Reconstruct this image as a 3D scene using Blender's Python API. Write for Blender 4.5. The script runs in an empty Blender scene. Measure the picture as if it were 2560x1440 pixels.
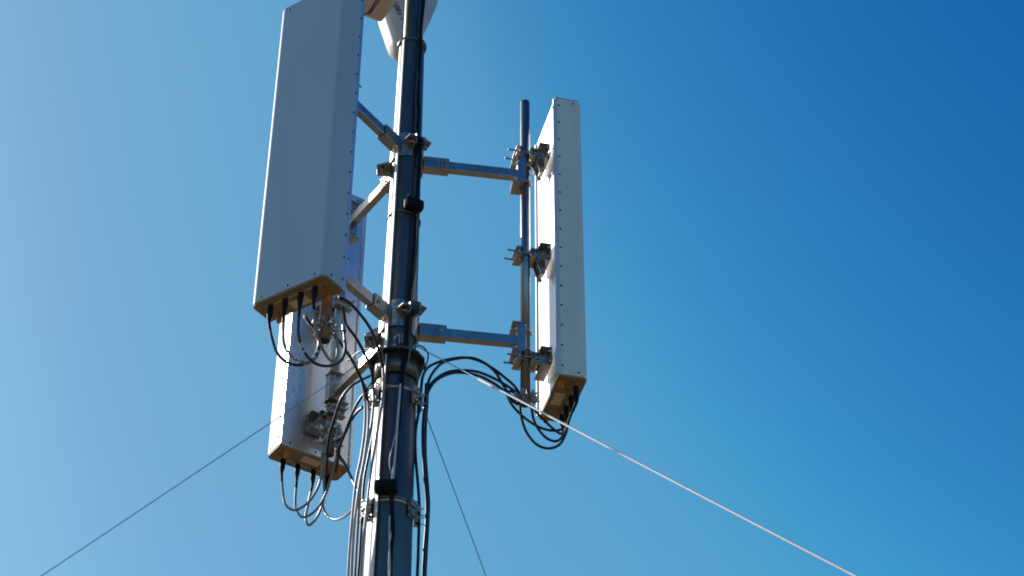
import bpy, math, random
from mathutils import Vector, Matrix
random.seed(7)
R = math.radians
PI = math.pi
sc = bpy.context.scene
COL = sc.collection

# ------------------------------------------------------------------ camera
FOC = 5070.0                      # focal length in pixels of the 2560 px wide photograph
TH = R(38)
ROLL = math.atan2(25, 6490)
CAM = Vector((0, 0, 1.6))
Fv = Vector((0, math.cos(TH), math.sin(TH)))
R0 = Vector((1, 0, 0)); U0 = R0.cross(Fv)
Uv = U0 * math.cos(ROLL) - R0 * math.sin(ROLL)
Rv = R0 * math.cos(ROLL) + U0 * math.sin(ROLL)

def pxray(x, y):
    return (Fv * FOC + Rv * (x - 1280) + Uv * (720 - y)).normalized()
def at(x, y, Y):                  # survey point: the line of sight through a photo pixel, at depth Y
    d = pxray(x, y); return CAM + d * (Y / d.y)

cd = bpy.data.cameras.new('camera'); cam = bpy.data.objects.new('camera', cd); COL.objects.link(cam)
m = Matrix((Rv, Uv, -Fv)).transposed().to_4x4(); m.translation = CAM
cam.matrix_world = m
cd.sensor_width = 36; cd.lens = FOC / 2560 * 36; cd.clip_start = 0.05; cd.clip_end = 5000
sc.camera = cam
cd.dof.use_dof = False

# ------------------------------------------------------------------ materials
def mat(name, col, rough=.5, metal=0., noise=0., nscale=12., spec=.5, bump=0., stretch=(1, 1, 1), rvar=0., coat=0., dirt=None):
    M = bpy.data.materials.new(name); M.use_nodes = True
    nt = M.node_tree; b = nt.nodes['Principled BSDF']
    b.inputs['Roughness'].default_value = rough; b.inputs['Metallic'].default_value = metal
    b.inputs['Specular IOR Level'].default_value = spec
    if coat: b.inputs['Coat Weight'].default_value = coat
    tc = nt.nodes.new('ShaderNodeTexCoord'); mp = nt.nodes.new('ShaderNodeMapping')
    mp.inputs['Scale'].default_value = stretch
    nt.links.new(tc.outputs['Object'], mp.inputs['Vector'])
    n = nt.nodes.new('ShaderNodeTexNoise'); n.inputs['Scale'].default_value = nscale; n.inputs['Detail'].default_value = 6
    nt.links.new(mp.outputs['Vector'], n.inputs['Vector'])
    r = nt.nodes.new('ShaderNodeValToRGB')
    c = Vector(col)
    lo = c * (1 - noise); hi = c * (1 + noise)
    r.color_ramp.elements[0].position = .3; r.color_ramp.elements[1].position = .7
    r.color_ramp.elements[0].color = (*lo, 1); r.color_ramp.elements[1].color = (*hi, 1)
    nt.links.new(n.outputs['Fac'], r.inputs['Fac'])
    out = r.outputs['Color']
    if dirt:                                             # rain streaks: a second, stretched noise
        dcol, dsc, damt = dirt
        mp2 = nt.nodes.new('ShaderNodeMapping'); mp2.inputs['Scale'].default_value = dsc
        nt.links.new(tc.outputs['Object'], mp2.inputs['Vector'])
        n2 = nt.nodes.new('ShaderNodeTexNoise'); n2.inputs['Scale'].default_value = 1; n2.inputs['Detail'].default_value = 5
        nt.links.new(mp2.outputs['Vector'], n2.inputs['Vector'])
        r2 = nt.nodes.new('ShaderNodeMapRange'); r2.inputs['From Min'].default_value = .48; r2.inputs['From Max'].default_value = .75
        r2.inputs['To Max'].default_value = damt
        nt.links.new(n2.outputs['Fac'], r2.inputs['Value'])
        mx = nt.nodes.new('ShaderNodeMix'); mx.data_type = 'RGBA'
        nt.links.new(r2.outputs['Result'], mx.inputs['Factor']); nt.links.new(out, mx.inputs['A'])
        mx.inputs['B'].default_value = (*dcol, 1); out = mx.outputs['Result']
    nt.links.new(out, b.inputs['Base Color'])
    if rvar:
        mr = nt.nodes.new('ShaderNodeMapRange'); mr.inputs['To Min'].default_value = max(.02, rough - rvar); mr.inputs['To Max'].default_value = min(1, rough + rvar)
        nt.links.new(n.outputs['Fac'], mr.inputs['Value']); nt.links.new(mr.outputs['Result'], b.inputs['Roughness'])
    if bump:
        bp = nt.nodes.new('ShaderNodeBump'); bp.inputs['Strength'].default_value = bump; bp.inputs['Distance'].default_value = .01
        nt.links.new(n.outputs['Fac'], bp.inputs['Height']); nt.links.new(bp.outputs['Normal'], b.inputs['Normal'])
    return M

MT = dict(
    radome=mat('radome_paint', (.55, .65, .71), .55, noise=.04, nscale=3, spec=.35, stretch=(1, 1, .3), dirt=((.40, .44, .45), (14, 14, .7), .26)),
    sunback=mat('sunlit_back_aluminium', (.80, .80, .80), .32, .35, noise=.06, nscale=5, stretch=(6, 6, .4), rvar=.05, dirt=((.45, .45, .46), (18, 18, 1.2), .3)),  # sunlit copy of the back plate metal, less metallic so it reads white
    radome_l=mat('radome_paint_darker', (.46, .57, .66), .55, noise=.04, nscale=3, spec=.35, stretch=(1, 1, .3), dirt=((.34, .38, .40), (14, 14, .7), .12)),  # darker tone of the radome paint for the left antenna
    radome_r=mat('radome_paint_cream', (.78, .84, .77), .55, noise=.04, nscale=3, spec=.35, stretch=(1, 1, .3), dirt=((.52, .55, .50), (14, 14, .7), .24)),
    back=mat('brushed_aluminium', (.84, .83, .81), .28, .80, noise=.06, nscale=5, stretch=(6, 6, .4), rvar=.06),
    cap=mat('cap_plastic', (.36, .25, .12), .55, noise=.08, nscale=8),
    galv=mat('galvanised_steel', (.52, .49, .43), .28, .88, noise=.10, nscale=26, rvar=.04, dirt=((.20, .17, .12), (7, 7, 7), .4)),
    mast=mat('painted_mast_steel', (.17, .17, .15), .36, .82, noise=.2, nscale=7, stretch=(1, 1, .25), rvar=.1, dirt=((.06, .065, .06), (22, 22, .8), .5)),
    pipe=mat('pipe_steel', (.33, .32, .30), .30, .92, noise=.14, nscale=18, stretch=(1, 1, .3), rvar=.1),
    rubber=mat('black_cable_jacket', (.012, .012, .014), .32, noise=.2, nscale=30, spec=.55),
    grey=mat('half_sunlit_jacket', (.24, .235, .24), .36, noise=.15, nscale=25, spec=.7),  # black cables lightened: sun on their lit sides mixed into the colour
    pale=mat('sunlit_cable_jacket', (.46, .44, .45), .40, noise=.12, nscale=25, spec=.6),  # sunlight on black cables put into the jacket colour
    boot=mat('black_rubber_boot', (.008, .008, .009), .55, noise=.2, nscale=30, spec=.18, bump=.3),
    orange=mat('orange_cap_plastic', (.55, .20, .02), .5, noise=.1),
    screw=mat('dark_screw', (.02, .02, .022), .45, .3),
    bolt=mat('zinc_bolt', (.62, .62, .60), .3, .85, noise=.1, nscale=60),
    tape=mat('white_marking_tape', (.62, .62, .62), .5),
    green=mat('green_wire_jacket', (.01, .075, .035), .4),
    white=mat('white_cable_jacket', (.62, .63, .62), .45),
    guy=mat('sky_tinted_strand', (.20, .36, .52), .45, .3, noise=.1, nscale=80),  # blue of the sky behind blended into the strand colour
    sleeve=mat('pale_guy_sleeve', (.85, .88, .92), .5, noise=.1, nscale=50),
    label=mat('pale_sticker', (.50, .50, .48), .5, noise=.04, nscale=30),
    tan=mat('tan_housing_paint', (.84, .76, .60), .5, noise=.08, nscale=8),
    ochre=mat('ochre_trim_paint', (.26, .18, .05), .5, noise=.1, nscale=8),
    dish=mat('white_dish_paint', (.62, .60, .62), .45, noise=.05, nscale=6),
    ink=mat('faded_black_ink', (.06, .06, .07), .7),
    red=mat('red_wire_jacket', (.4, .03, .01), .45),
    ground=mat('dry_earth', (.105, .066, .034), .95, noise=.3, nscale=.35, bump=.4, dirt=((.06, .05, .025), (.12, .12, .12), .8)),
)

# ------------------------------------------------------------------ mesh builder
class MB:
    def __init__(s): s.v = []; s.f = []; s.sm = []
    def _add(s, vs, fs, smooth=False):
        o = len(s.v); s.v += [Vector(v) for v in vs]; s.f += [[i + o for i in f] for f in fs]; s.sm += [smooth] * len(fs); return s
    def box(s, c, size, ax=None):
        c = Vector(c); X, Y, Z = ax or (Vector((1, 0, 0)), Vector((0, 1, 0)), Vector((0, 0, 1)))
        hx, hy, hz = [q / 2 for q in size]
        vs = [c + X * i * hx + Y * j * hy + Z * k * hz for k in (-1, 1) for j in (-1, 1) for i in (-1, 1)]
        return s._add(vs, [(0, 2, 3, 1), (4, 5, 7, 6), (0, 1, 5, 4), (2, 6, 7, 3), (0, 4, 6, 2), (1, 3, 7, 5)])
    def prism(s, pts, z0, z1, T=None, smooth=False):        # CCW outline in xy, extruded z0..z1
        n = len(pts)
        vs = [Vector((x, y, z0)) for x, y in pts] + [Vector((x, y, z1)) for x, y in pts]
        if T: vs = [T @ v for v in vs]
        s._add(vs, [tuple(range(n))[::-1], tuple(range(n, 2 * n))])
        o = len(s.v) - 2 * n
        if smooth:
            s._add(vs, []); o += 2 * n
        for i in range(n):
            e = math.hypot(pts[i][0] - pts[(i + 1) % n][0], pts[i][1] - pts[(i + 1) % n][1])
            s.f.append([o + i, o + (i + 1) % n, o + n + (i + 1) % n, o + n + i]); s.sm.append(smooth and e < .02)
        return s
    def lathe(s, prof, c=(0, 0, 0), ax=(0, 0, 1), n=32, closed=False, caps=True):  # prof: (r, t) along ax
        A = Vector(ax).normalized(); P = A.orthogonal().normalized(); Q = A.cross(P); c = Vector(c)
        vs = []
        for r, t in prof:
            for k in range(n):
                a = 2 * PI * k / n; vs.append(c + A * t + (P * math.cos(a) + Q * math.sin(a)) * r)
        fs = []
        m_ = len(prof)
        for j in range(m_ if closed else m_ - 1):
            for k in range(n):
                a = j * n + k; b = j * n + (k + 1) % n; c2 = ((j + 1) % m_) * n
                fs.append((a, b, c2 + (k + 1) % n, c2 + k))
        s._add(vs, fs, True)
        if caps and not closed:
            s._add(vs[:n], [list(range(n))[::-1]]); s._add(vs[-n:], [list(range(n))])
        return s
    def cyl(s, a, b, r, r1=None, n=16):
        a = Vector(a); b = Vector(b)
        return s.lathe([(r, 0), (r1 if r1 is not None else r, (b - a).length)], a, b - a, n)
    def bolt(s, p, d, r=.008, h=.008, shank=None):          # hex head on a plate, axis d
        p = Vector(p); d = Vector(d).normalized()
        s.lathe([(r, 0), (r, h)], p, d, 6)
        for i in range(len(s.sm) - 8, len(s.sm)): s.sm[i] = False
        if shank: s.cyl(p + d * h, p + d * (h + shank), r * .5, n=8)
        return s
    def tube(s, pts, r, n=8, rf=None, smooth_path=True, sub=6):
        P = [Vector(p) for p in pts]
        if smooth_path and len(P) > 2:
            Q = []
            for i in range(len(P) - 1):
                p0 = P[i - 1] if i else P[0] * 2 - P[1]; p1 = P[i]; p2 = P[i + 1]; p3 = P[i + 2] if i + 2 < len(P) else P[-1] * 2 - P[-2]
                for k in range(sub):
                    t = k / sub; t2 = t * t; t3 = t2 * t
                    Q.append(.5 * ((2 * p1) + (p2 - p0) * t + (2 * p0 - 5 * p1 + 4 * p2 - p3) * t2 + (3 * p1 - p0 - 3 * p2 + p3) * t3))
            Q.append(P[-1]); P = Q
        N = None; vs = []
        for i, p in enumerate(P):
            t = (P[min(i + 1, len(P) - 1)] - P[max(i - 1, 0)]).normalized()
            N = t.orthogonal().normalized() if N is None else (N - t * N.dot(t)).normalized()
            B = t.cross(N); rr = rf(i / (len(P) - 1)) if rf else r
            for k in range(n):
                a = 2 * PI * k / n; vs.append(p + (N * math.cos(a) + B * math.sin(a)) * rr)
        fs = []
        for i in range(len(P) - 1):
            for k in range(n):
                fs.append((i * n + k, i * n + (k + 1) % n, (i + 1) * n + (k + 1) % n, (i + 1) * n + k))
        s._add(vs, fs, True)
        s._add(vs[:n], [list(range(n))[::-1]]); s._add(vs[-n:], [list(range(n))])
        s.path = P
        return s
    def build(s, name, material, parent=None, bevel=0., loc=None):
        me = bpy.data.meshes.new(name); me.from_pydata([tuple(v) for v in s.v], [], s.f)
        for p, q in zip(me.polygons, s.sm): p.use_smooth = q
        me.materials.append(material); me.update()
        o = bpy.data.objects.new(name, me); COL.objects.link(o)
        if parent: o.parent = parent
        if loc: o.location = loc
        if bevel:
            bv = o.modifiers.new('bevel', 'BEVEL'); bv.width = bevel; bv.segments = 2; bv.limit_method = 'ANGLE'; bv.angle_limit = R(40)
            bv.harden_normals = False
        return o

def tag(o, label=None, cat=None, group=None, kind=None):
    if label: o['label'] = label
    if cat: o['category'] = cat
    if group: o['group'] = group
    if kind: o['kind'] = kind
    return o
def thing(name, label, cat, loc=(0, 0, 0), rz=0., group=None):
    o = bpy.data.objects.new(name, None); COL.objects.link(o); o.location = loc; o.rotation_euler = (0, 0, rz)
    o.empty_display_size = .1
    return tag(o, label, cat, group)
def share(o, name, parent, loc, rot=None):                 # one more copy of a small part
    c = o.copy(); COL.objects.link(c); c.name = name; c.parent = parent; c.location = loc
    if rot: c.rotation_euler = rot
    return c

MX, MY = -0.648, 9.3                                       # the mast's axis
def mast_r(z):
    if z < 8.18: return .115 + (8.18 - z) * .0098
    if z < 10.83: return .107 - (z - 8.18) * .0103
    return .057
def on_mast(x, y, off=0.):                                 # point on the mast's surface seen at a photo pixel
    d = pxray(x, y); z = at(x, y, MY - .1).z; r = mast_r(z) + off
    ox, oy = CAM.x - MX, CAM.y - MY
    a = d.x ** 2 + d.y ** 2; b = 2 * (ox * d.x + oy * d.y); c = ox ** 2 + oy ** 2 - r * r
    D = b * b - 4 * a * c
    t = (-b - math.sqrt(max(D, 0))) / (2 * a)
    return CAM + d * t

# ------------------------------------------------------------------ ground
g = MB(); g._add([(-900, -900, 0), (900, -900, 0), (900, 900, 0), (-900, 900, 0)], [(0, 1, 2, 3)])
tag(g.build('ground', MT['ground']), kind='structure')

# ------------------------------------------------------------------ mast
mast = thing('mast', 'tall tapered dark steel pole carrying the three white antennas', 'mast', (MX, MY, 0))
b = MB().lathe([(mast_r(0), 0), (mast_r(4), 4), (mast_r(7), 7), (mast_r(8.17), 8.17), (mast_r(8.17) - .004, 8.18), (.1, 8.18)], n=64)
b.build('lower_section', MT['mast'], mast)
b = MB().lathe([(.1068, 8.176), (mast_r(9.5), 9.5), (mast_r(10.815), 10.815)], n=64); b.build('middle_section', MT['mast'], mast)
b = MB().lathe([(.057, 10.83), (.056, 12.6)], n=48); b.build('top_section', MT['mast'], mast)
b = MB().lathe([(.052, 10.812), (.092, 10.812), (.094, 10.815), (.094, 10.832), (.092, 10.835), (.052, 10.835)], n=64); b.build('top_flange', MT['mast'], mast, )
# stiffener gussets welded round the tubes at the flange
b = MB().box((0, 0, .15), (.7, .7, .3)); b.build('foundation', mat('concrete', (.35, .34, .32), .9, noise=.15), mast, .01)

# ------------------------------------------------------------------ support arms
AZ = dict(L=236.5, R=14.0, B=123.3)
AZA = dict(L=236.5, R=9.0, B=123.3)                        # direction of the arms (the right one is mounted off-centre)
RP = dict(L=.655, R=.735, B=.760)                           # pipe distance from the mast axis
ZU = dict(L=9.86, R=9.795, B=9.79); ZL = dict(L=8.558, R=8.52, B=8.523)
def plate_pts(n, r0, a0, a1):
    return [(r0 * math.cos(a0 + (a1 - a0) * i / n), r0 * math.sin(a0 + (a1 - a0) * i / n)) for i in range(n + 1)]
def make_arm(side, z, label, bolted):
    rp = RP[side]; t = thing('support_arm', label, 'support arm', (MX, MY, z), R(AZA[side]), 'support arms clamped round the mast')
    rm = mast_r(z)
    # beam: square tube, underside at z=0
    MB().box(((rm + .10 + rp - .052) / 2, 0, .035), (rp - .052 - rm - .10, .046, .064)).build('beam', MT['galv'], t, .003)
    # sleeve: larger channel near the mast with bolts
    x0, x1 = rm + .012, rm + .17
    s = MB(); s.box(((x0 + x1) / 2, 0, -.004), (x1 - x0, .066, .006))
    s.box(((x0 + x1) / 2, 0, .078), (x1 - x0, .066, .006))
    for sg in (-1, 1): s.box(((x0 + x1) / 2, sg * .029, .037), (x1 - x0, .006, .0758))
    s.build('sleeve', MT['galv'], t, .0015)
    proto = None
    for sg in (-1, 1):
        for k in range(3 if bolted else 1):
            for zz in ((.016, .062) if bolted else (.04,)):
                p = (x1 - .02 - k * .024, sg * .032, zz)
                if not bolted: p = (x1 - .035, sg * .032, zz)
                bb = MB().bolt((0, 0, 0), (0, sg, 0), .0075 if bolted else .011, .007, .008)
                bb.build('bolt', MT['bolt'], t, loc=p)
    # head: curved saddle plate round a third of the mast, ears at both ends, top and bottom ribs
    h0, h1 = -.05, .135
    a0, a1 = R(-56), R(56)
    pts = plate_pts(14, rm + .012, a0, a1) + plate_pts(14, rm + .004, a1, a0)
    MB().prism(pts, h0, h1).build('saddle', MT['galv'], t)
    for sg in (-1, 1):
        az_pair = {('L', 1): .045, ('R', -1): .110, ('L', -1): -.085, ('B', 1): -.015, ('R', 1): .105, ('B', -1): .110}[(side, sg)]
        a = sg * R(57.5); u = Vector((math.cos(a), math.sin(a), 0)); v = Vector((-math.sin(a), math.cos(a), 0)); Z = Vector((0, 0, 1))
        T = Matrix((u, v, Z)).transposed().to_4x4(); TV = Matrix((u, Z, -v)).transposed().to_4x4()
        zc = az_pair; w_ = -sg
        o2 = [(rm + .004, w_ * .002), (rm + .088, w_ * .002), (rm + .088, w_ * .050), (rm + .014, w_ * .068), (rm + .004, w_ * .068)]
        e = MB(); e.prism(o2 if w_ > 0 else o2[::-1], zc, zc + .006, T)
        e.prism([(rm + .004, zc + .0061), (rm + .088, zc + .0061), (rm + .088, zc + .020), (rm + .040, zc + .058), (rm + .004, zc + .074)], -w_ * .002 - (.006 if w_ > 0 else 0), -w_ * .002 + (0 if w_ > 0 else .006), TV)
        e.prism([(rm + .004, zc - .045), (rm + .088, zc - .045), (rm + .088, zc - .0001), (rm + .004, zc - .0001)], -w_ * .002 - (.006 if w_ > 0 else 0), -w_ * .002 + (0 if w_ > 0 else .006), TV)
        e.build('ear', MT['galv'], t, .001)
        for zz, rr in ((zc - .022, .055), (zc + .026, .050)):
            bb = MB().bolt((0, 0, 0), v * w_, .0095, .009, .02); bb.build('bolt', MT['bolt'], t, loc=tuple(u * (rm + rr) + v * w_ * .0085 + Vector((0, 0, zz))))
        MB().bolt((0, 0, 0), (0, 0, -1), .009, .008).build('bolt', MT['screw'], t, loc=tuple(u * (rm + .052) + v * w_ * .032 + Vector((0, 0, zc))))
    # end clamp that grips the pipe
    c = MB(); xe = rp - .052
    c.box((xe, 0, .035), (.008, .115, .19))
    for sg in (-1, 1): c.box((xe + .026, sg * .0545, .035), (.044, .006, .19))
    c.build('end_plate', MT['galv'], t, .0015)
    for zz in (-.0665, .1305):
        pts = [(xe - .034, -.066), (rp - .006, -.066), (rp - .012, -.036), (rp - .036, 0), (rp - .012, .036), (rp - .006, .066), (xe - .034, .066)]
        MB().prism(pts, zz, zz + .006).build('notched_plate', MT['galv'], t)
    for zz in (-.03, .10):
        P = [(xe - .035, -.037, zz), (rp - .01, -.037, zz)] + [(rp + .037 * math.cos(a), .037 * math.sin(a), zz) for a in [R(q) for q in range(-90, 91, 20)]] + [(rp - .01, .037, zz), (xe - .035, .037, zz)]
        MB().tube(P, .006, 8, smooth_path=False).build('u_bolt', MT['galv'], t)
        for sg in (-1, 1): MB().bolt((xe - .004, sg * .037, zz), (-1, 0, 0), .011, .010).build('nut', MT['bolt'], t)
    return t
make_arm('L', ZU['L'], 'upper galvanised arm running from the mast behind the big left antenna', True)
make_arm('R', ZU['R'], 'upper horizontal arm with rows of bolts, between mast and right pipe', True)
make_arm('B', ZU['B'], 'upper arm lit white at the mast, reaching back to the rear pipe', True)
make_arm('L', ZL['L'], 'lower galvanised arm coming out beside the bottom of the big left antenna', False)
make_arm('R', ZL['R'], 'lower horizontal arm with a single bolt, between mast and right pipe', False)
make_arm('B', ZL['B'], 'lower arm reaching from the mast to the rear pipe above the low antenna bottom', False)

# ------------------------------------------------------------------ mounting pipes
def uaz(a): return Vector((math.cos(R(a)), math.sin(R(a)), 0))
def pipe_xy(s): p = uaz(AZA[s]) * RP[s]; return (MX + p.x, MY + p.y)
def make_pipe(s, z0, z1, r, label):
    x, y = pipe_xy(s); t = thing('mounting_pipe', label, 'pipe', (x, y, z0), R(AZ[s]), 'vertical pipes at the arm ends')
    MB().lathe([(r - .005, .0), (r, .0), (r, z1 - z0), (r - .005, z1 - z0)], n=32, closed=False, caps=False).build('tube', MT['pipe'], t)
    MB().lathe([(r - .005, .004), (r - .005, z1 - z0 - .004)], n=32, caps=True).build('dark_bore_plug', MT['screw'], t)  # dark plug in the tube, its colour stands for the shaded hollow
    return t
make_pipe('R', 8.12, 10.45, .029, 'free-standing vertical pipe between the right arms and the right antenna')
make_pipe('L', 8.075, 10.46, .034, 'vertical pipe behind the big left antenna, its open end hanging below')
make_pipe('B', 8.12, 10.40, .030, 'rear vertical pipe in front of the grey back of the lower antenna')

# ------------------------------------------------------------------ panel antennas
def rrect(w0, w1, d0, d1, rf, rb=.004, n=8):               # outline x: d0 (back)..d1 (front), y: w0..w1
    P = []
    for (cx, cy, r, a) in ((d1 - rf, w0 + rf, rf, -90), (d1 - rf, w1 - rf, rf, 0), (d0 + rb, w1 - rb, rb, 90), (d0 + rb, w0 + rb, rb, 180)):
        for k in range(n + 1):
            q = R(a + 90 * k / n); P.append((cx + r * math.cos(q), cy + r * math.sin(q)))
    return P
def make_antenna(s, rc, w, z0, z1, label):
    d = .172; H = z1 - z0
    c = uaz(AZ[s]) * rc
    t = thing('panel_antenna', label, 'antenna', (MX + c.x, MY + c.y, z0), R(AZ[s]), 'panel antennas round the mast')
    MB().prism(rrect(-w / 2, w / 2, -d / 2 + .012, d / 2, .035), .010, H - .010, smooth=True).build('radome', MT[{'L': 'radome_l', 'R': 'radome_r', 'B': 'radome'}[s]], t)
    # back plate with folded lips along both long edges
    bp = MB(); bp.box((-d / 2 + .006, 0, H / 2), (.0116, w - .004, H - .02))
    for sg in (-1, 1): bp.box((-d / 2 - .006, sg * (w / 2 - .010), H / 2), (.0118, .016, H - .03))
    bp.build('back_plate', MT['sunback' if s == 'R' else 'back'], t, .002)
    MB().prism(rrect(-w / 2 + .003, w / 2 - .003, -d / 2 + .003, d / 2 - .003, .033), .0, .0098).build('bottom_cap', MT['cap'], t)
    MB().prism(rrect(-w / 2 + .003, w / 2 - .003, -d / 2 + .003, d / 2 - .003, .033), H - .0098, H).build('top_cap', MT['cap'], t)
    # screws: down both side walls near the back edge, and round the ends
    sp = MB().lathe([(.0062, -.002), (.0062, .003), (.0035, .0045)], ax=(0, 1, 0), n=10).build('screw', MT['screw'], t, loc=(-d / 2 + .022, w / 2, .07))
    nz = 15
    for sg in (-1, 1):
        for k in range(nz):
            if sg == 1 and k == 0: continue
            share(sp, 'screw', t, (-d / 2 + .022, sg * w / 2, .07 + (H - .14) * k / (nz - 1)), (0, 0, 0 if sg == 1 else PI))
    for zz in (.035, H - .035):
        for q in (-.36, 0, .36):
            share(sp, 'screw', t, (d / 2, q * w, zz), (0, 0, -PI / 2))
            share(sp, 'screw', t, (-d / 2, q * w, zz), (0, 0, PI / 2))
        for sg in (-1, 1):
            share(sp, 'screw', t, (.03, sg * w / 2, zz), (0, 0, 0 if sg == 1 else PI))
    # bottom: connector collars, label plate, orange plugs
    for q in (-.15, -.05, .055, .15):
        MB().lathe([(.020, -.010), (.020, .004)], n=20).build('connector_socket', MT['bolt'], t, loc=(.036, q, 0))
    for sg in (-1, 1):
        o = MB().lathe([(.012, -.052), (.015, -.048), (.015, -.004), (.019, -.003), (.019, .002)], n=18).build('orange_plug', MT['orange'], t, loc=(-.058, sg * .172 if s != 'L' else sg * .165, 0))
    lb = MB(); lb.box((-.030, 0, -.0015), (.060, .12, .003)); lb.build('rating_label', MT['tan'], t)
    for q in (-.19, -.10, .005, .10, .19): MB().lathe([(.006, -.0015), (.006, .001)], n=12).build('dark_hole_disc', MT['screw'], t, loc=(.002, q, 0))  # dark discs, the shade inside small holes put into their colour
    lb = MB(); lb.box((.036, .0, -.001), (.006, .36, .002)); lb.build('label_strip', MT['tan'], t)
    # sticker on the back, near the bottom
    MB().box((-d / 2 - .001, -.02 if s == 'B' else .1, .085), (.003, .09, .055)).build('back_sticker', MT['label'], t)
    return t
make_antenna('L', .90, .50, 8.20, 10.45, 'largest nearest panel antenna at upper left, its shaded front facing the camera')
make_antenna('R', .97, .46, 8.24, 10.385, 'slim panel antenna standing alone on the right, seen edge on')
make_antenna('B', 1.02, .48, 8.20, 10.31, 'rear panel antenna at lower left showing its grey metal back')

# ------------------------------------------------------------------ antenna brackets (pipe clamp + hinge to the back plate)
RC = dict(L=.90, R=.97, B=1.02)
def make_bracket(s, z, kind, label):
    rp = RP[s] if s != 'R' else RC[s] - .2334; xb = RC[s] - .086 - .012
    px_, py_ = pipe_xy(s); ob = uaz(AZ[s]) * rp
    t = thing('antenna_bracket', label, 'bracket', (px_ - ob.x, py_ - ob.y, z), R(AZ[s]), 'pipe brackets holding the antennas')
    pr = .034 if s == 'L' else .030
    # two jaws gripping the pipe
    for sg in (-1, 1):
        j = MB()
        xj = rp + sg * (pr + .004)
        pts = [(-.060, sg * .034), (.060, sg * .034), (.060, -sg * .014), (.024, -sg * .014), (0, sg * .004), (-.024, -sg * .014), (-.060, -sg * .014)]
        pts = [(xj + b_, a_) for a_, b_ in pts]
        if sg > 0: pts = pts[::-1]
        j.prism(pts, -.030, -.024); j.prism(pts, .024, .030); j.box((xj + sg * .010, 0, 0), (.006, .12, .0478))
        j.build('jaw', MT['galv'], t)
    for sg in (-1, 1):
        MB().cyl((rp - .12, sg * .042, 0), (rp + .075, sg * .042, 0), .0055, n=8).build('threaded_rod', MT['pipe'], t)
        for xn, dn_ in ((rp - pr - .012, -1), (rp + pr + .012, 1)): MB().bolt((xn, sg * .042, 0), (dn_, 0, 0), .010, .010).build('nut', MT['bolt'], t)
    # hinge: U channel on the antenna back, links from the jaw
    L0 = rp + pr + .018
    drop = .0
    for sg in (-1, 1):
        MB().prism([(L0 + .01, -.03), (xb - .012, -.045), (xb - .012, .045), (L0 + .01, .03)], sg * .030 - .003, sg * .030 + .003,
                   Matrix.Rotation(PI / 2, 4, 'X')).build('link_plate', MT['galv'], t)
    MB().cyl((xb - .040, -.05, 0), (xb - .040, .05, 0), .007, n=8).build('hinge_bolt', MT['bolt'], t)
    ch = MB(); ch.box((xb - .004, 0, 0), (.007, .20, .115))
    for sg in (-1, 1): ch.box((xb - .034, 0, sg * .0605), (.060, .17, .006))
    ch.build('back_channel', MT['galv'], t, .001)
    for sy in (-1, 1):
        for sz in (-1, 1): MB().bolt((xb - .0075, sy * .080, sz * .035), (-1, 0, 0), .009, .008, .006).build('nut', MT['bolt'], t)
    if kind == 'scissor':                                   # folding tilt arms of the upper bracket
        for sg in (-1, 1):
            a = Vector((L0 + .01, sg * .040, .0)); bq = Vector(((L0 + xb) / 2 + .005, sg * .040, -.12)); cq = Vector((xb - .03, sg * .040, -.01))
            for p, q in ((a, bq), (bq, cq)):
                D = (q - p).normalized(); W = D.cross(Vector((0, 1, 0)))
                MB().box((p + q) / 2 + Vector((0, .008 * (1 if q == cq else 0), 0)), ((q - p).length + .03, .005, .030), (D, Vector((0, 1, 0)), W)).build('tilt_link', MT['galv'], t)
        MB().cyl(((L0 + xb) / 2 + .005, -.06, -.12), ((L0 + xb) / 2 + .005, .06, -.12), .008, n=8).build('pivot_bolt', MT['bolt'], t)
    return t
BZ = (8.425, 9.19, 9.99)
make_bracket('R', BZ[2], 'scissor', 'top scissor tilt bracket on the right pipe beside the right antenna')
make_bracket('R', BZ[1], 'scissor', 'middle tilt bracket halfway up the right pipe')
make_bracket('R', BZ[0], 'plain', 'lowest bracket on the right pipe just under the lower right arm')
make_bracket('B', 8.40, 'plain', 'lowest bracket on the rear pipe, against the grey antenna back')
make_bracket('B', 9.2, 'plain', 'middle bracket on the rear pipe, partly behind the left antenna bottom')
make_bracket('B', 10.0, 'plain', 'top bracket on the rear pipe behind the big left antenna')
make_bracket('L', 8.70, 'plain', 'lower bracket between left pipe and the back of the left antenna')
make_bracket('L', 10.02, 'plain', 'upper bracket between left pipe and the back of the left antenna')

# ------------------------------------------------------------------ guy wires
def guy(az, dist, ztop, r, material, label, thick_from=None, sg=.06):
    u = uaz(az); top = Vector((MX, MY, ztop)) + u * .165; bot = Vector((MX, MY, 0)) + u * dist
    t = thing('guy_wire', label, 'guy wire', tuple(top), 0, 'guy wires staying the mast')
    L = (bot - top).length; D = (bot - top)
    def sag(k): return D * k - Vector((0, 0, sg * math.sin(PI * k)))
    k0 = thick_from or 0
    MB().tube([sag(k0 * i / 4) for i in range(5)] if k0 else [sag(i / 30) for i in range(31)], r if not k0 else .003, 8).build('strand', material if not k0 else MT['guy'], t)
    if k0:
        MB().tube([sag(k0 + (1 - k0) * i / 30) for i in range(31)], r, 8).build('pale_strand', material, t)
        p = sag(k0); q = sag(k0 + .014)
        MB().tube([p, (p + q) / 2, q], .010, 8).build('dead_end_grip', MT['sleeve'], t)
    # shackle at the collar
    P = [Vector((.018 * math.cos(R(a)), 0, 0)) for a in (0,)]
    ring = [u * .018 * math.cos(R(a)) + Vector((0, 0, .018 * math.sin(R(a)))) - u * .004 for a in range(0, 361, 30)]
    MB().tube(ring, .004, 8, smooth_path=False).build('shackle', MT['bolt'], t)
    return t
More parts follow.
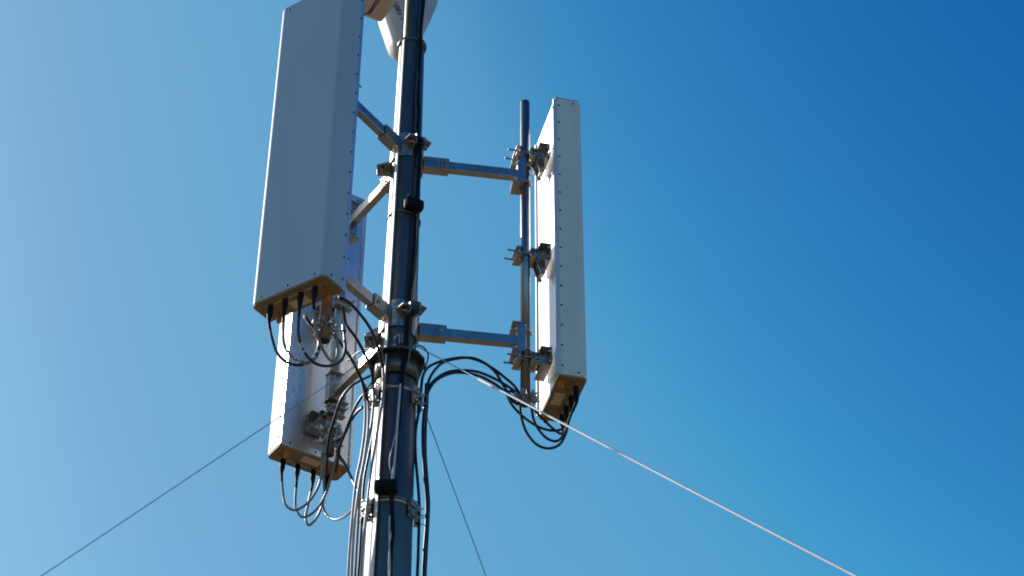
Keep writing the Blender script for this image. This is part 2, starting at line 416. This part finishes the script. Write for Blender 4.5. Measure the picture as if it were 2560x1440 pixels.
guy(-49, 9.2, 8.355, .0056, MT['sleeve'], 'thick pale guy wire slanting down to the right corner in front of the mast', .062)
guy(183, 9.6, 8.355, .0028, MT['guy'], 'thin dark guy wire crossing the rear antenna down to the left corner')
guy(62, 9.6, 8.335, .0030, MT['guy'], 'thin dark guy wire dropping away behind the mast to the bottom edge', sg=.12)

# ------------------------------------------------------------------ guy collar on the mast
gc = thing('guy_collar', 'dark heavy steel collar round the mast joint where the guy wires attach', 'collar', (MX, MY, 8.18))
b = MB().lathe([(.1085, .004), (.124, .004), (.124, .14), (.1085, .14)], n=48, closed=True); b.build('sleeve', MT['mast'], gc)
b = MB().lathe([(.1075, .1402), (.163, .1402), (.163, .152), (.1075, .152)], n=12, closed=True)
for i in range(len(b.sm)): b.sm[i] = False
b.build('plate', MT['mast'], gc, .001)
for a in (-60, 60, 180, 0, 120, 240):
    u = uaz(a); v = Vector((-u.y, u.x, 0)); Z = Vector((0, 0, 1))
    T = Matrix((u, Z, -v)).transposed().to_4x4()
    MB().prism([(.1245, .02), (.160, .1395), (.1245, .1395)], -.004, .004, T).build('gusset', MT['mast'], gc)
    bb = MB().bolt((0, 0, 0), (0, 0, 1), .010, .009, .01); bb.build('bolt', MT['bolt'], gc, loc=tuple(uaz(a + 26) * .145 + Vector((0, 0, .1525))))

# ------------------------------------------------------------------ cables
def P2(pts, Y0=None):
    out = []
    for p in pts:
        out.append(at(p[0], p[1], p[2] if len(p) > 2 else Y0))
    return out
def interpY(pts, Y0, Y1):                                   # depth runs from Y0 to Y1 along the path
    L = [0]
    for i in range(1, len(pts)): L.append(L[-1] + math.hypot(pts[i][0] - pts[i - 1][0], pts[i][1] - pts[i - 1][1]))
    return [at(p[0], p[1], Y0 + (Y1 - Y0) * l / L[-1]) for p, l in zip(pts, L)]
def cable(name, label, cat, P, r, material, boot=None, bands=(), end=None, group=None):
    o = P[0].copy(); t = thing(name, label, cat, tuple(o), 0, group)
    m_ = MB().tube([p - o for p in P], r, 10); m_.build('jacket', material, t)
    path = m_.path
    if boot:                                               # moulded boot over the connector at the start
        n = 0; acc = 0
        q = [path[0]]
        while acc < boot and n < len(path) - 2:
            n += 1; acc += (path[n] - path[n - 1]).length; q.append(path[n])
        MB().tube(q, .01, 14, rf=lambda k: .0165 if k < .45 else .0165 - .008 * min(1, (k - .45) / .4), smooth_path=False).build('boot', MT['boot'], t)
    for b0 in bands:
        i = int(b0 * (len(path) - 1)); p = path[i]; d = (path[min(i + 1, len(path) - 1)] - path[i - 1]).normalized()
        MB().cyl(p - d * .008, p + d * .008, r + .0016, n=12).build('marker_band', MT['tape'], t)
    if end:
        i = len(path) - 1; p = path[i]; d = (path[i] - path[i - 2]).normalized()
        MB().cyl(p - d * .05, p + d * .004, r + .005, n=12).build('end_connector', end, t)
    return t
def sock(s, q, z=None):                                     # world position of a connector socket
    c = uaz(AZ[s]) * RC[s]; u = uaz(AZ[s]); v = Vector((-u.y, u.x, 0))
    z0 = 8.24 if s == 'R' else 8.20
    return Vector((MX, MY, z0 - .006)) + c + u * .036 + v * q
RJ = .0078
G_L = 'jumper cables looping under the left antenna'
def jumper(s, q, pts, Y1, label, group, bands=(), end=None, boot=.15, Ys=None, mt_='rubber'):
    a = sock(s, q); P = [a, a - Vector((0, 0, .05)), a - Vector((0, 0, .11))]
    Y0 = Ys or a.y
    P += interpY(pts, Y0, Y1)
    return cable('jumper_cable', label, 'cable', P, RJ, MT[mt_], boot=boot, bands=bands, end=end, group=group)
# local y of a socket: for the left antenna +y points to the right in the photo? (az 236.5 -> tangent (0.83,-0.55)): +y = right
jumper('L', -.15, [(680, 845), (693, 882), (716, 905), (745, 913), (775, 905), (793, 880), (797, 850), (786, 822), (770, 803), (768, 792), (782, 789)], 8.72,
       'jumper cable from the leftmost socket of the big left antenna, with several white bands', G_L, bands=(.50, .54, .58, .62), end=MT['bolt'])
jumper('L', -.05, [(708, 845), (716, 873), (735, 896), (762, 906), (785, 900), (797, 880), (800, 860), (790, 840), (795, 830)], 8.74,
       'jumper cable from the second socket of the big left antenna', G_L, bands=(.46, .50), end=MT['bolt'], mt_='grey')
jumper('L', .055, [(746, 832), (757, 872), (780, 903), (812, 915), (845, 908), (861, 886), (863, 860), (861, 838), (860, 815)], 8.80,
       'jumper cable with two broad white bands from the third socket of the left antenna', G_L, bands=(.335, .36, .39), end=MT['bolt'])
jumper('L', .15, [(788, 815), (800, 858), (818, 892), (832, 903), (842, 893), (844, 870), (842, 850), (836, 838)], 8.76,
       'jumper cable from the rightmost socket of the big left antenna', G_L, end=MT['bolt'], mt_='grey')
# feeders from the left pipe to the mast
G_F = 'feeder cables crossing from the left pipe to the mast'
cable('feeder_cable', 'upper black feeder cable arching from the left antenna bottom to the mast collar', 'cable',
      interpY([(846, 742), (872, 756), (900, 785), (925, 820), (943, 862), (953, 900), (958, 922)], 8.80, 9.17), .0085, MT['rubber'], group=G_F)
cable('feeder_cable', 'middle black feeder cable curving from the left pipe to the hanger on the mast', 'cable',
      interpY([(857, 765), (861, 790), (866, 812), (890, 845), (912, 885), (926, 915), (931, 942), (933, 966)], 8.80, 9.17), .0085, MT['rubber'], group=G_F)
cable('feeder_cable', 'lowest black feeder cable curving from the left pipe end to the pale cables', 'cable',
      interpY([(838, 838), (852, 858), (880, 900), (902, 945), (911, 970), (918, 1000)], 8.74, 9.13), .0085, MT['rubber'], group=G_F)
G_B = 'feeder cables running down the left side of the mast'  # black cables carried on in pale jackets that stand for the sunlit run
cable('feeder_cable', 'outermost pale cable left of the mast, swinging widest', 'cable',
      interpY([(904, 955), (908, 975), (913, 1010), (912, 1070), (903, 1140), (890, 1205), (881, 1290), (875, 1360), (870, 1450), (865, 1600)], 9.12, 9.22), .0078, MT['pale'], group=G_B)
cable('feeder_cable', 'second pale cable from the left beside the mast', 'cable',
      interpY([(912, 962), (917, 985), (921, 1020), (920, 1075), (911, 1145), (899, 1210), (888, 1290), (882, 1360), (878, 1450), (873, 1600)], 9.14, 9.24), .0078, MT['pale'], group=G_B)
cable('feeder_cable', 'third pale cable left of the mast, crossing inward at the hanger', 'cable',
      interpY([(930, 940), (934, 975), (934, 1010), (928, 1065), (915, 1130), (905, 1190), (899, 1245), (894, 1320), (890, 1390), (887, 1450), (882, 1600)], 9.17, 9.26), .0078, MT['grey'], group=G_B)
cable('feeder_cable', 'pale cable hugging the left edge of the mast below the collar', 'cable',
      interpY([(957, 905), (958, 930), (959, 955), (957, 990), (950, 1040), (940, 1100), (930, 1165), (921, 1235), (914, 1300), (907, 1370), (902, 1450), (896, 1600)], 9.165, 9.18), .0080, MT['pale'], group=G_B)
cable('feeder_cable', 'dark cable between the pale cables and the mast', 'cable',
      interpY([(940, 975), (943, 1010), (936, 1070), (924, 1130), (912, 1190), (907, 1245), (903, 1320), (899, 1390), (895, 1450), (890, 1600)], 9.28, 9.30), .0078, MT['rubber'], group=G_B)
# rear antenna jumpers (az 123.3: tangent (-0.83,-0.55): +y = left)
G_J = 'jumper cables looping under the rear antenna'
jumper('B', .15, [(708, 1238), (714, 1262), (732, 1275), (752, 1270), (775, 1251), (793, 1222), (803, 1192), (808, 1160), (815, 1120)], 9.93,
       'pale jumper cable from the leftmost socket of the rear antenna', G_J, mt_='grey')
jumper('B', .05, [(738, 1262), (745, 1283), (758, 1293), (778, 1285), (800, 1262), (817, 1228), (828, 1192), (840, 1150), (845, 1120)], 9.95,
       'pale jumper cable from the second socket of the rear antenna', G_J, mt_='grey')
jumper('B', -.055, [(770, 1262), (764, 1295), (771, 1313), (786, 1302), (800, 1278), (809, 1250), (810, 1210), (805, 1170), (806, 1130)], 9.96,
       'pale jumper cable hanging lowest under the rear antenna in a narrow loop', G_J, mt_='grey')
jumper('B', -.15, [(808, 1245), (808, 1270), (820, 1291), (840, 1299), (860, 1292), (878, 1278), (893, 1262)], 9.38,
       'jumper cable from the rightmost socket sweeping over to the mast', G_J)
G_K = 'feeder cables between rear pipe and mast'
cable('feeder_cable', 'black cable arching in front of the lower rear arm down to the rear pipe', 'cable',
      interpY([(925, 940), (903, 950), (875, 968), (852, 1000), (838, 1040), (826, 1078), (820, 1110), (818, 1150), (815, 1190)], 9.30, 9.90), .0085, MT['rubber'], group=G_K)
cable('feeder_cable', 'upper of two black cables rising from behind the mast over the rear antenna edge', 'cable',
      interpY([(935, 965), (910, 985), (890, 1015), (872, 1055), (860, 1090), (850, 1115), (845, 1150), (838, 1180)], 9.38, 9.93), .0085, MT['rubber'], group=G_K)
cable('feeder_cable', 'lower of two black cables rising from behind the mast, slightly bowed', 'cable',
      interpY([(935, 990), (915, 1012), (893, 1030), (876, 1055), (862, 1085), (846, 1102), (840, 1108)], 9.38, 9.92), .0085, MT['rubber'], group=G_K)
cable('feeder_cable', 'short black cable running from the rear pipe end down to the cable bundle', 'cable',
      interpY([(842, 1128), (852, 1145), (862, 1160), (875, 1187), (887, 1212), (900, 1240), (905, 1300)], 9.93, 9.34), .0085, MT['rubber'], group=G_K)
# right antenna jumpers (az 14: tangent (-0.24,0.97): +y = away)
G_R = 'jumper cables looping under the right antenna'
jumper('R', -.15, [(1424, 1045), (1414, 1085), (1398, 1112), (1370, 1121), (1340, 1110), (1316, 1080), (1304, 1045), (1301, 1015), (1300, 992)], 9.46,
       'jumper cable with the lowest loop under the right antenna', G_R, Ys=9.42, boot=.17)
jumper('R', -.05, [(1418, 1062), (1407, 1090), (1390, 1103), (1366, 1095), (1344, 1070), (1333, 1045), (1328, 1020), (1312, 996)], 9.46,
       'jumper cable with the middle loop under the right antenna', G_R, Ys=9.5, boot=.14)
jumper('R', .055, [(1410, 1068), (1396, 1076), (1370, 1075), (1340, 1064), (1306, 1040), (1280, 1012), (1270, 990), (1275, 978), (1292, 985)], 9.46,
       'jumper cable with a long shallow loop reaching left past the right pipe', G_R, Ys=9.6, boot=.11)
jumper('R', .15, [(1404, 1085), (1390, 1078), (1370, 1060), (1345, 1035), (1325, 1012), (1308, 1000)], 9.46,
       'jumper cable from the far socket of the right antenna, passing behind its bottom', G_R, Ys=9.7, boot=.10)
G_A = 'feeder cables arching from the mast to the right pipe'
cable('feeder_cable', 'highest arching cable between the mast collar and the right pipe', 'cable',
      interpY([(1052, 985), (1056, 945), (1070, 919), (1100, 904), (1135, 896), (1165, 894), (1200, 903), (1235, 923), (1262, 944), (1285, 964), (1300, 985)], 9.36, 9.45), .0082, MT['rubber'], group=G_A)
cable('feeder_cable', 'arching cable that crosses over the others steeply near the right pipe', 'cable',
      interpY([(1062, 1000), (1068, 965), (1080, 935), (1105, 908), (1140, 897), (1180, 895), (1212, 908), (1238, 930), (1255, 958), (1268, 978), (1288, 1002), (1300, 1010)], 9.34, 9.46), .0082, MT['rubber'], group=G_A)
cable('feeder_cable', 'low arching cable just under the highest one, mast to right pipe', 'cable',
      interpY([(1066, 1005), (1072, 970), (1090, 947), (1120, 930), (1155, 926), (1195, 930), (1235, 946), (1265, 963), (1290, 980), (1305, 992)], 9.36, 9.45), .0082, MT['rubber'], group=G_A)
cable('feeder_cable', 'lowest arching cable between the mast and the right pipe', 'cable',
      interpY([(1064, 1010), (1071, 978), (1092, 950), (1125, 934), (1160, 932), (1200, 941), (1232, 957), (1258, 976), (1278, 1000), (1296, 1012)], 9.34, 9.45), .0082, MT['rubber'], group=G_A)
G_D = 'feeder cables running down the right side of the mast'
cable('feeder_cable', 'outer black cable running down the right side of the mast', 'cable',
      interpY([(1066, 960), (1064, 1000), (1058, 1060), (1058, 1120), (1062, 1190), (1067, 1250), (1066, 1310), (1061, 1380), (1058, 1450), (1054, 1600)], 9.34, 9.34), .0095, MT['rubber'], group=G_D)
cable('feeder_cable', 'second black cable beside the outer one on the right of the mast', 'cable',
      interpY([(1070, 965), (1068, 1010), (1064, 1070), (1064, 1140), (1069, 1210), (1072, 1260), (1069, 1330), (1065, 1400), (1063, 1450), (1060, 1600)], 9.40, 9.40), .008, MT['rubber'], group=G_D)
cable('feeder_cable', 'inner black cable pressed against the right edge of the mast', 'cable',
      interpY([(1056, 985), (1048, 1025), (1039, 1080), (1039, 1140), (1044, 1200), (1048, 1260), (1047, 1330), (1045, 1400), (1043, 1450), (1040, 1600)], 9.30, 9.30), .0085, MT['rubber'], group=G_D)

G_T = 'thin tie cables round the collar'
for pts, y0, y1, nm in (([(868, 902), (880, 893), (897, 880), (913, 872), (928, 873), (945, 880)], 9.45, 9.16, 'upper thin tie cable strung from the rear arm to the collar'),
                        ([(884, 915), (893, 905), (904, 902), (915, 908), (926, 925), (936, 950), (948, 962)], 9.35, 9.15, 'thin black cable drooping left of the collar over the hanger'),
                        ([(1040, 862), (1058, 868), (1070, 885), (1068, 905), (1060, 930), (1055, 965)], 9.22, 9.25, 'thin black cable hooked over the right side of the collar'),
                        ([(925, 965), (940, 985), (936, 1003), (920, 1000), (916, 978), (930, 955)], 9.12, 9.14, 'small coiled cable tail hanging from the left clamps of the upper hanger')):
    cable('tie_cable', nm, 'cable', interpY(pts, y0, y1), .0045, MT['rubber'], group=G_T)

# cable up the mast's face
def mast_cable(pts, off, r, name, label, material, cat='cable'):
    return cable(name, label, cat, [on_mast(x, y, off) for x, y in pts], r, material)
mast_cable([(1064, -60), (1060, -10), (1057, 20), (1053, 60), (1051, 84), (1052, 95), (1050, 130), (1047, 180), (1045, 230), (1046, 280), (1044, 330), (1050, 375), (1047, 430), (1043, 480), (1040, 515), (1037, 560), (1035, 610), (1031, 660), (1026, 710), (1022, 750),
            (1019, 800), (1017, 850), (1010, 900), (1005, 950), (1002, 1000), (998, 1050), (994, 1100), (990, 1150), (983, 1200), (979, 1240), (980, 1290), (982, 1330), (977, 1380), (975, 1450), (970, 1600)],
           .034, .0125, 'mast_cable', 'thick black cable snaking down the camera side of the mast', MT['boot'])
mast_cable([(1046, 170), (1043, 215), (1040, 245), (1042, 290), (1040, 325), (1051, 370), (1050, 430), (1048, 500), (1046, 560), (1042, 620), (1037, 680), (1030, 720), (1025, 760), (1022, 830), (1015, 880), (1009, 930), (1007, 990), (1000, 1050), (998, 1110), (993, 1160), (987, 1205)],
           .040, .0045, 'ground_wire', 'thin green ground wire winding along the black mast cable', MT['green'], 'wire')
mast_cable([(1001, 960), (998, 1000), (994, 1050), (991, 1100), (987, 1150), (984, 1180), (981, 1207), (976, 1212)], .050, .0065, 'white_cable', 'short white cable on the mast face above the lower black box', MT['white'])
mast_cable([(990, 1085), (980, 1120), (974, 1150), (976, 1175), (982, 1192)], .05, .003, 'tie_wire', 'thin pale loop of wire hanging beside the short white cable', MT['white'], 'wire')
mast_cable([(974, 1290), (973, 1340), (974, 1380), (975, 1420), (973, 1470)], .05, .004, 'tie_wire', 'thin pale wire on the mast face below the lower black box', MT['white'], 'wire')
mast_cable([(984, 847), (990, 841), (998, 835), (999, 845), (998, 858)], .02, .0035, 'tie_wire', 'small bent bright wire on the mast face just above the collar', MT['white'], 'wire')
mast_cable([(1006, 832), (1006, 845), (1005, 857)], .02, .003, 'tie_wire', 'tiny straight bright wire end beside the bent one above the collar', MT['white'], 'wire')
# pale flat rail, added and turned sunward to give a bright strip
sw = thing('bright_strip_rail', 'straight pale flat rail added as a bright strip up the left side of the mast', 'rail', (MX, MY, 0))
def rail(z0, z1, name, w_, off=.020):
    a = R(241); b = MB(); vs = []
    nx = Vector((math.cos(R(213)), math.sin(R(213)), 0)); ty = Vector((-nx.y, nx.x, 0))
    for z in (z0, z1):
        c = Vector((math.cos(a), math.sin(a), 0)) * (mast_r(z) + off) + Vector((0, 0, z))
        vs += [c + nx * i_ * .003 + ty * j_ * w_ / 2 for i_, j_ in ((-1, -1), (1, -1), (1, 1), (-1, 1))]
    b._add(vs, [(0, 1, 2, 3)[::-1], (4, 5, 6, 7)] + [(k, (k + 1) % 4, 4 + (k + 1) % 4, 4 + k) for k in range(4)])
    return b.build(name, MT['sleeve'], sw, .001)
rail(6.0, 8.30, 'lower_rail', .030); rail(8.345, 9.48, 'middle_rail', .026); rail(9.487, 10.80, 'upper_rail', .024)
for z in (6.9, 7.7, 8.62, 9.2, 10.05, 10.6):
    u = Vector((math.cos(R(241)), math.sin(R(241)), 0))
    MB().cyl(u * (mast_r(z) + .0005) + Vector((0, 0, z)), u * (mast_r(z) + .017) + Vector((0, 0, z)), .006, n=10).build('standoff', MT['bolt'], sw)

# ------------------------------------------------------------------ black boxes on the mast
def make_box(px, py, label, sx=.115, yaw=0.):
    p = on_mast(px, py, 0); a = math.atan2(p.y - MY, p.x - MX) + yaw
    t = thing('cable_clamp_box', label, 'clamp', tuple(p), a, 'black clamp boxes on the mast cable')
    MB().box((.036, 0, 0), (.062, sx, .072)).build('housing', MT['boot'], t, .014)
    MB().box((.069, 0, 0), (.006, sx * .7, .045)).build('cover', MT['boot'], t, .003)
    for s_ in (-1, 1): MB().bolt((.030, s_ * sx * .32, .036), (0, 0, 1), .007, .006, .03).build('bolt', MT['bolt'], t)
    rr = mast_r(p.z)
    ring = [Vector((-rr + (rr + .005) * math.cos(R(q)), (rr + .005) * math.sin(R(q)), -.038 - .012 * math.sin(R(q) / 2))) for q in range(-180, 181, 12)]
    MB().tube(ring, .0045, 8, smooth_path=False).build('strap', MT['pipe'], t)
    return t
make_box(1028, 520, 'black clamp box on the mast between the upper and lower arms')
make_box(968, 1226, 'black clamp box low on the mast beside the lower cable hanger', .125)

# ------------------------------------------------------------------ cable hangers
def make_hanger(z, label, tilt=0):
    t = thing('cable_hanger', label, 'cable hanger', (MX, MY, z), 0, 'cable hangers strapped round the mast')
    r = mast_r(z)
    MB().lathe([(r + .0008, -.012), (r + .004, -.012), (r + .004, .012), (r + .0008, .012)], n=48, closed=True).build('band', MT['galv'], t)
    for a in (172, 196, 218, -8, 14, -34):
        u = uaz(a); v = Vector((-u.y, u.x, 0)); Z = Vector((0, 0, 1))
        k = MB(); k.box(u * (r + .020), (.030, .038, .034), (u, v, Z)); k.box(u * (r + .020) - Z * .055, (.026, .030, .030), (u, v, Z))
        k.box(u * (r + .010) - Z * .03, (.005, .03, .09), (u, v, Z))
        k.build('clamp_block', MT['bolt'] if a > 90 else MT['galv'], t, .005)
        for p_, d_ in ((u * (r + .036), u), (u * (r + .036) - Z * .055, u), (u * (r + .02) + Z * .018, Z)):
            MB().bolt(p_, d_, .008, .008, .015).build('bolt', MT['bolt'], t)
    return t
make_hanger(8.085, 'cable hanger just below the guy collar, bright clamps on its left side')
make_hanger(7.345, 'cable hanger low on the mast next to the lower black box')

# cable clamps on the pipes' lower ends
def pipe_clamp(s, z, label):
    x, y = pipe_xy(s); r = .034 if s == 'L' else .030
    t = thing('cable_clamp', label, 'clamp', (x, y, z), 0, 'clusters of cable clamps at the pipe ends')
    MB().lathe([(r + .0008, -.010), (r + .005, -.010), (r + .005, .010), (r + .0008, .010)], n=32, closed=True).build('band', MT['galv'], t)
    for a in (200, 260, 320, 20):
        u = uaz(a); v = Vector((-u.y, u.x, 0)); Z = Vector((0, 0, 1))
        k = MB(); k.box(u * (r + .022), (.034, .030, .030), (u, v, Z)); k.box(u * (r + .030) + Z * .022 , (.012, .024, .016), (u, v, Z))
        k.build('clamp_block', MT['galv'], t, .004)
        for p_, d_ in ((u * (r + .040), u), (u * (r + .02) - Z * .016, -Z)): MB().bolt(p_, d_, .008, .008, .014).build('bolt', MT['bolt'], t)
    return t
pipe_clamp('L', 8.17, 'cluster of small metal clamps round the left pipe end under the left antenna')
pipe_clamp('B', 8.20, 'cluster of small clamps round the rear pipe end')
pipe_clamp('B', 8.29, 'small clamps round the rear pipe just above its end cluster')
pipe_clamp('R', 8.165, 'cluster of small clamps round the right pipe end')

# ------------------------------------------------------------------ dish at the top
dp = at(1021, -13, MY + .26)
dn = thing('dish_antenna', 'white tapering dish antenna behind the mast top, faint dark lettering on it', 'antenna', tuple(dp), R(-60))
# outline in the dish plane: local y = along the face, z = up; face normal = +x
HALF = [(0, -.515), (.030, -.510), (.058, -.485), (.080, -.43), (.105, -.36), (.133, -.285), (.160, -.20), (.186, -.11), (.215, .0), (.238, .12), (.25, .25), (.245, .38), (.22, .50), (.17, .60), (.09, .67)]
def outline(sc_):
    P = [(y, z) for y, z in HALF] + [(0, .69)] + [(-y, z) for y, z in HALF[:0:-1]]
    return [(y * sc_, .05 + (z - .05) * sc_) for y, z in P]
def ring(P, x): return [Vector((x, a_, b_)) for a_, b_ in P]
O = [ring(outline(1.0), -.13), ring(outline(1.03), -.03), ring(outline(1.0), .0), ring(outline(.94), .004), ring(outline(.90), -.012), ring(outline(.55), -.028), ring(outline(.2), -.034)]
def loft(rings, name, material, parent):
    b = MB(); n = len(rings[0]); vs = [v for r_ in rings for v in r_]
    fs = [(j * n + k, j * n + (k + 1) % n, (j + 1) * n + (k + 1) % n, (j + 1) * n + k) for j in range(len(rings) - 1) for k in range(n)]
    b._add(vs, fs, True); b.f.append(list(range(n))[::-1]); b.sm.append(False)
    b.f.append([(len(rings) - 1) * n + k for k in range(n)]); b.sm.append(True)
    return b.build(name, material, parent)
loft(O[:4], 'shell', MT['dish'], dn)
loft([ring(outline(.93), -.02), ring(outline(.925), .0), ring(outline(.90), -.008), ring(outline(.5), -.02), ring(outline(.2), -.022)], 'face', MT['dish'], dn)

fc = bpy.data.curves.new('lettering', 'FONT'); fc.body = '1001 /'; fc.size = .062; fc.extrude = .0006; fc.align_x = 'LEFT'
fo = bpy.data.objects.new('lettering', fc); COL.objects.link(fo); fc.materials.append(MT['ink'])
me_ = bpy.data.meshes.new_from_object(fo); bpy.data.objects.remove(fo)
fo = bpy.data.objects.new('lettering', me_); COL.objects.link(fo); fo.parent = dn                  # text runs down along the left rim, in the plane of the face
fx = Vector((0, .42, -.91)).normalized(); fz = Vector((1, 0, 0)); fy = fz.cross(fx)
fm = Matrix((fx, fy, fz)).transposed().to_4x4(); fm.translation = Vector((.008, -.125, -.13)); fo.matrix_local = fm
MB().tube([(.16, -.34, -.02), (.12, -.22, -.07), (.10, -.10, -.03), (.09, .0, .03), (.09, .10, .10)], .020, 12).build('bracket_arm', MT['ochre'], dn)

# ------------------------------------------------------------------ radio housing behind the left antenna's top
bp_ = at(936, -20, 9.0)
rr_ = thing('radio_unit', 'tan radio housing at the top edge between the left antenna and the dish', 'radio unit', tuple(bp_), R(28))
MB().box((0.0, .10, .17), (.34, .30, .32)).build('housing', MT['tan'], rr_, .03)
MB().box((0.02, .10, .004), (.12, .16, .016)).build('bottom_rib', MT['tan'], rr_, .004)
for dx, mt_, nm in ((0, 'rubber', 'thin black wire dangling from the tan radio housing'), (7, 'red', 'thin red wire dangling from the tan radio housing')):
    cable('dangling_wire', nm, 'wire', interpY([(952 + dx, -25), (944 + dx, -5), (934 + dx * .9, 12), (924 + dx * .8, 28), (911 + dx * 1.6, 37)], 8.93, 8.90), .0055, MT[mt_])

# ------------------------------------------------------------------ world and sun
SUN_AZ, SUN_EL = 146.0, 36.0                               # azimuth measured from +X towards +Y
sd = uaz(SUN_AZ) * math.cos(R(SUN_EL)) + Vector((0, 0, math.sin(R(SUN_EL))))
w = bpy.data.worlds.new('World'); sc.world = w; w.use_nodes = True
nt = w.node_tree; bg = nt.nodes['Background']
sky = nt.nodes.new('ShaderNodeTexSky'); sky.sky_type = 'NISHITA'; sky.sun_disc = False
sky.sun_elevation = R(SUN_EL); sky.sun_rotation = R(90 - SUN_AZ)
sky.air_density = 1.0; sky.dust_density = 1.2; sky.ozone_density = 2.0; sky.altitude = 0
bg.inputs['Strength'].default_value = .10
def vscale(src, k):
    n = nt.nodes.new('ShaderNodeVectorMath'); n.operation = 'SCALE'; n.inputs['Scale'].default_value = k
    nt.links.new(src, n.inputs[0]); return n.outputs[0]
cv = nt.nodes.new('ShaderNodeRGBCurve')                   # colour grade on the sky: deeper, cleaner blue away from the sun
SKY_GRADE = (((0, 0), (.08, .004), (.112, .011), (.138, .030), (.153, .050), (.171, .098), (.21, .140), (.25, .180), (.292, .232), (.36, .30), (.5, .5), (1, .85)),
        ((0, 0), (.12, .06), (.171, .122), (.205, .205), (.22, .255), (.246, .345), (.29, .39), (.337, .418), (.376, .485), (.6, .65), (1, .9)),
        ((0, 0), (.22, .28), (.301, .392), (.347, .485), (.370, .540), (.402, .612), (.45, .635), (.491, .655), (.558, .73), (.8, .85), (1, .95)))
for i, pts in enumerate(SKY_GRADE):
    c_ = cv.mapping.curves[i]
    c_.points[0].location = pts[0]; c_.points[1].location = pts[-1]
    for p in pts[1:-1]: c_.points.new(*p)
cv.mapping.update()
nt.links.new(vscale(sky.outputs['Color'], .10), cv.inputs['Color'])
nt.links.new(vscale(cv.outputs['Color'], 10.0), bg.inputs['Color'])
ld = bpy.data.lights.new('sun', 'SUN'); ld.energy = 4.8; ld.angle = R(.53); ld.color = (1, .95, .88)
lo = bpy.data.objects.new('sun', ld); COL.objects.link(lo)
lo.rotation_euler = sd.to_track_quat('Z', 'Y').to_euler()
lo.location = (-5, 5, 20)

sc.view_settings.view_transform = 'Standard'; sc.view_settings.look = 'None'; sc.view_settings.exposure = 0
sc.cycles.max_bounces = 6

sc.cycles.pixel_filter_type = 'BLACKMAN_HARRIS'; sc.cycles.filter_width = 1.9
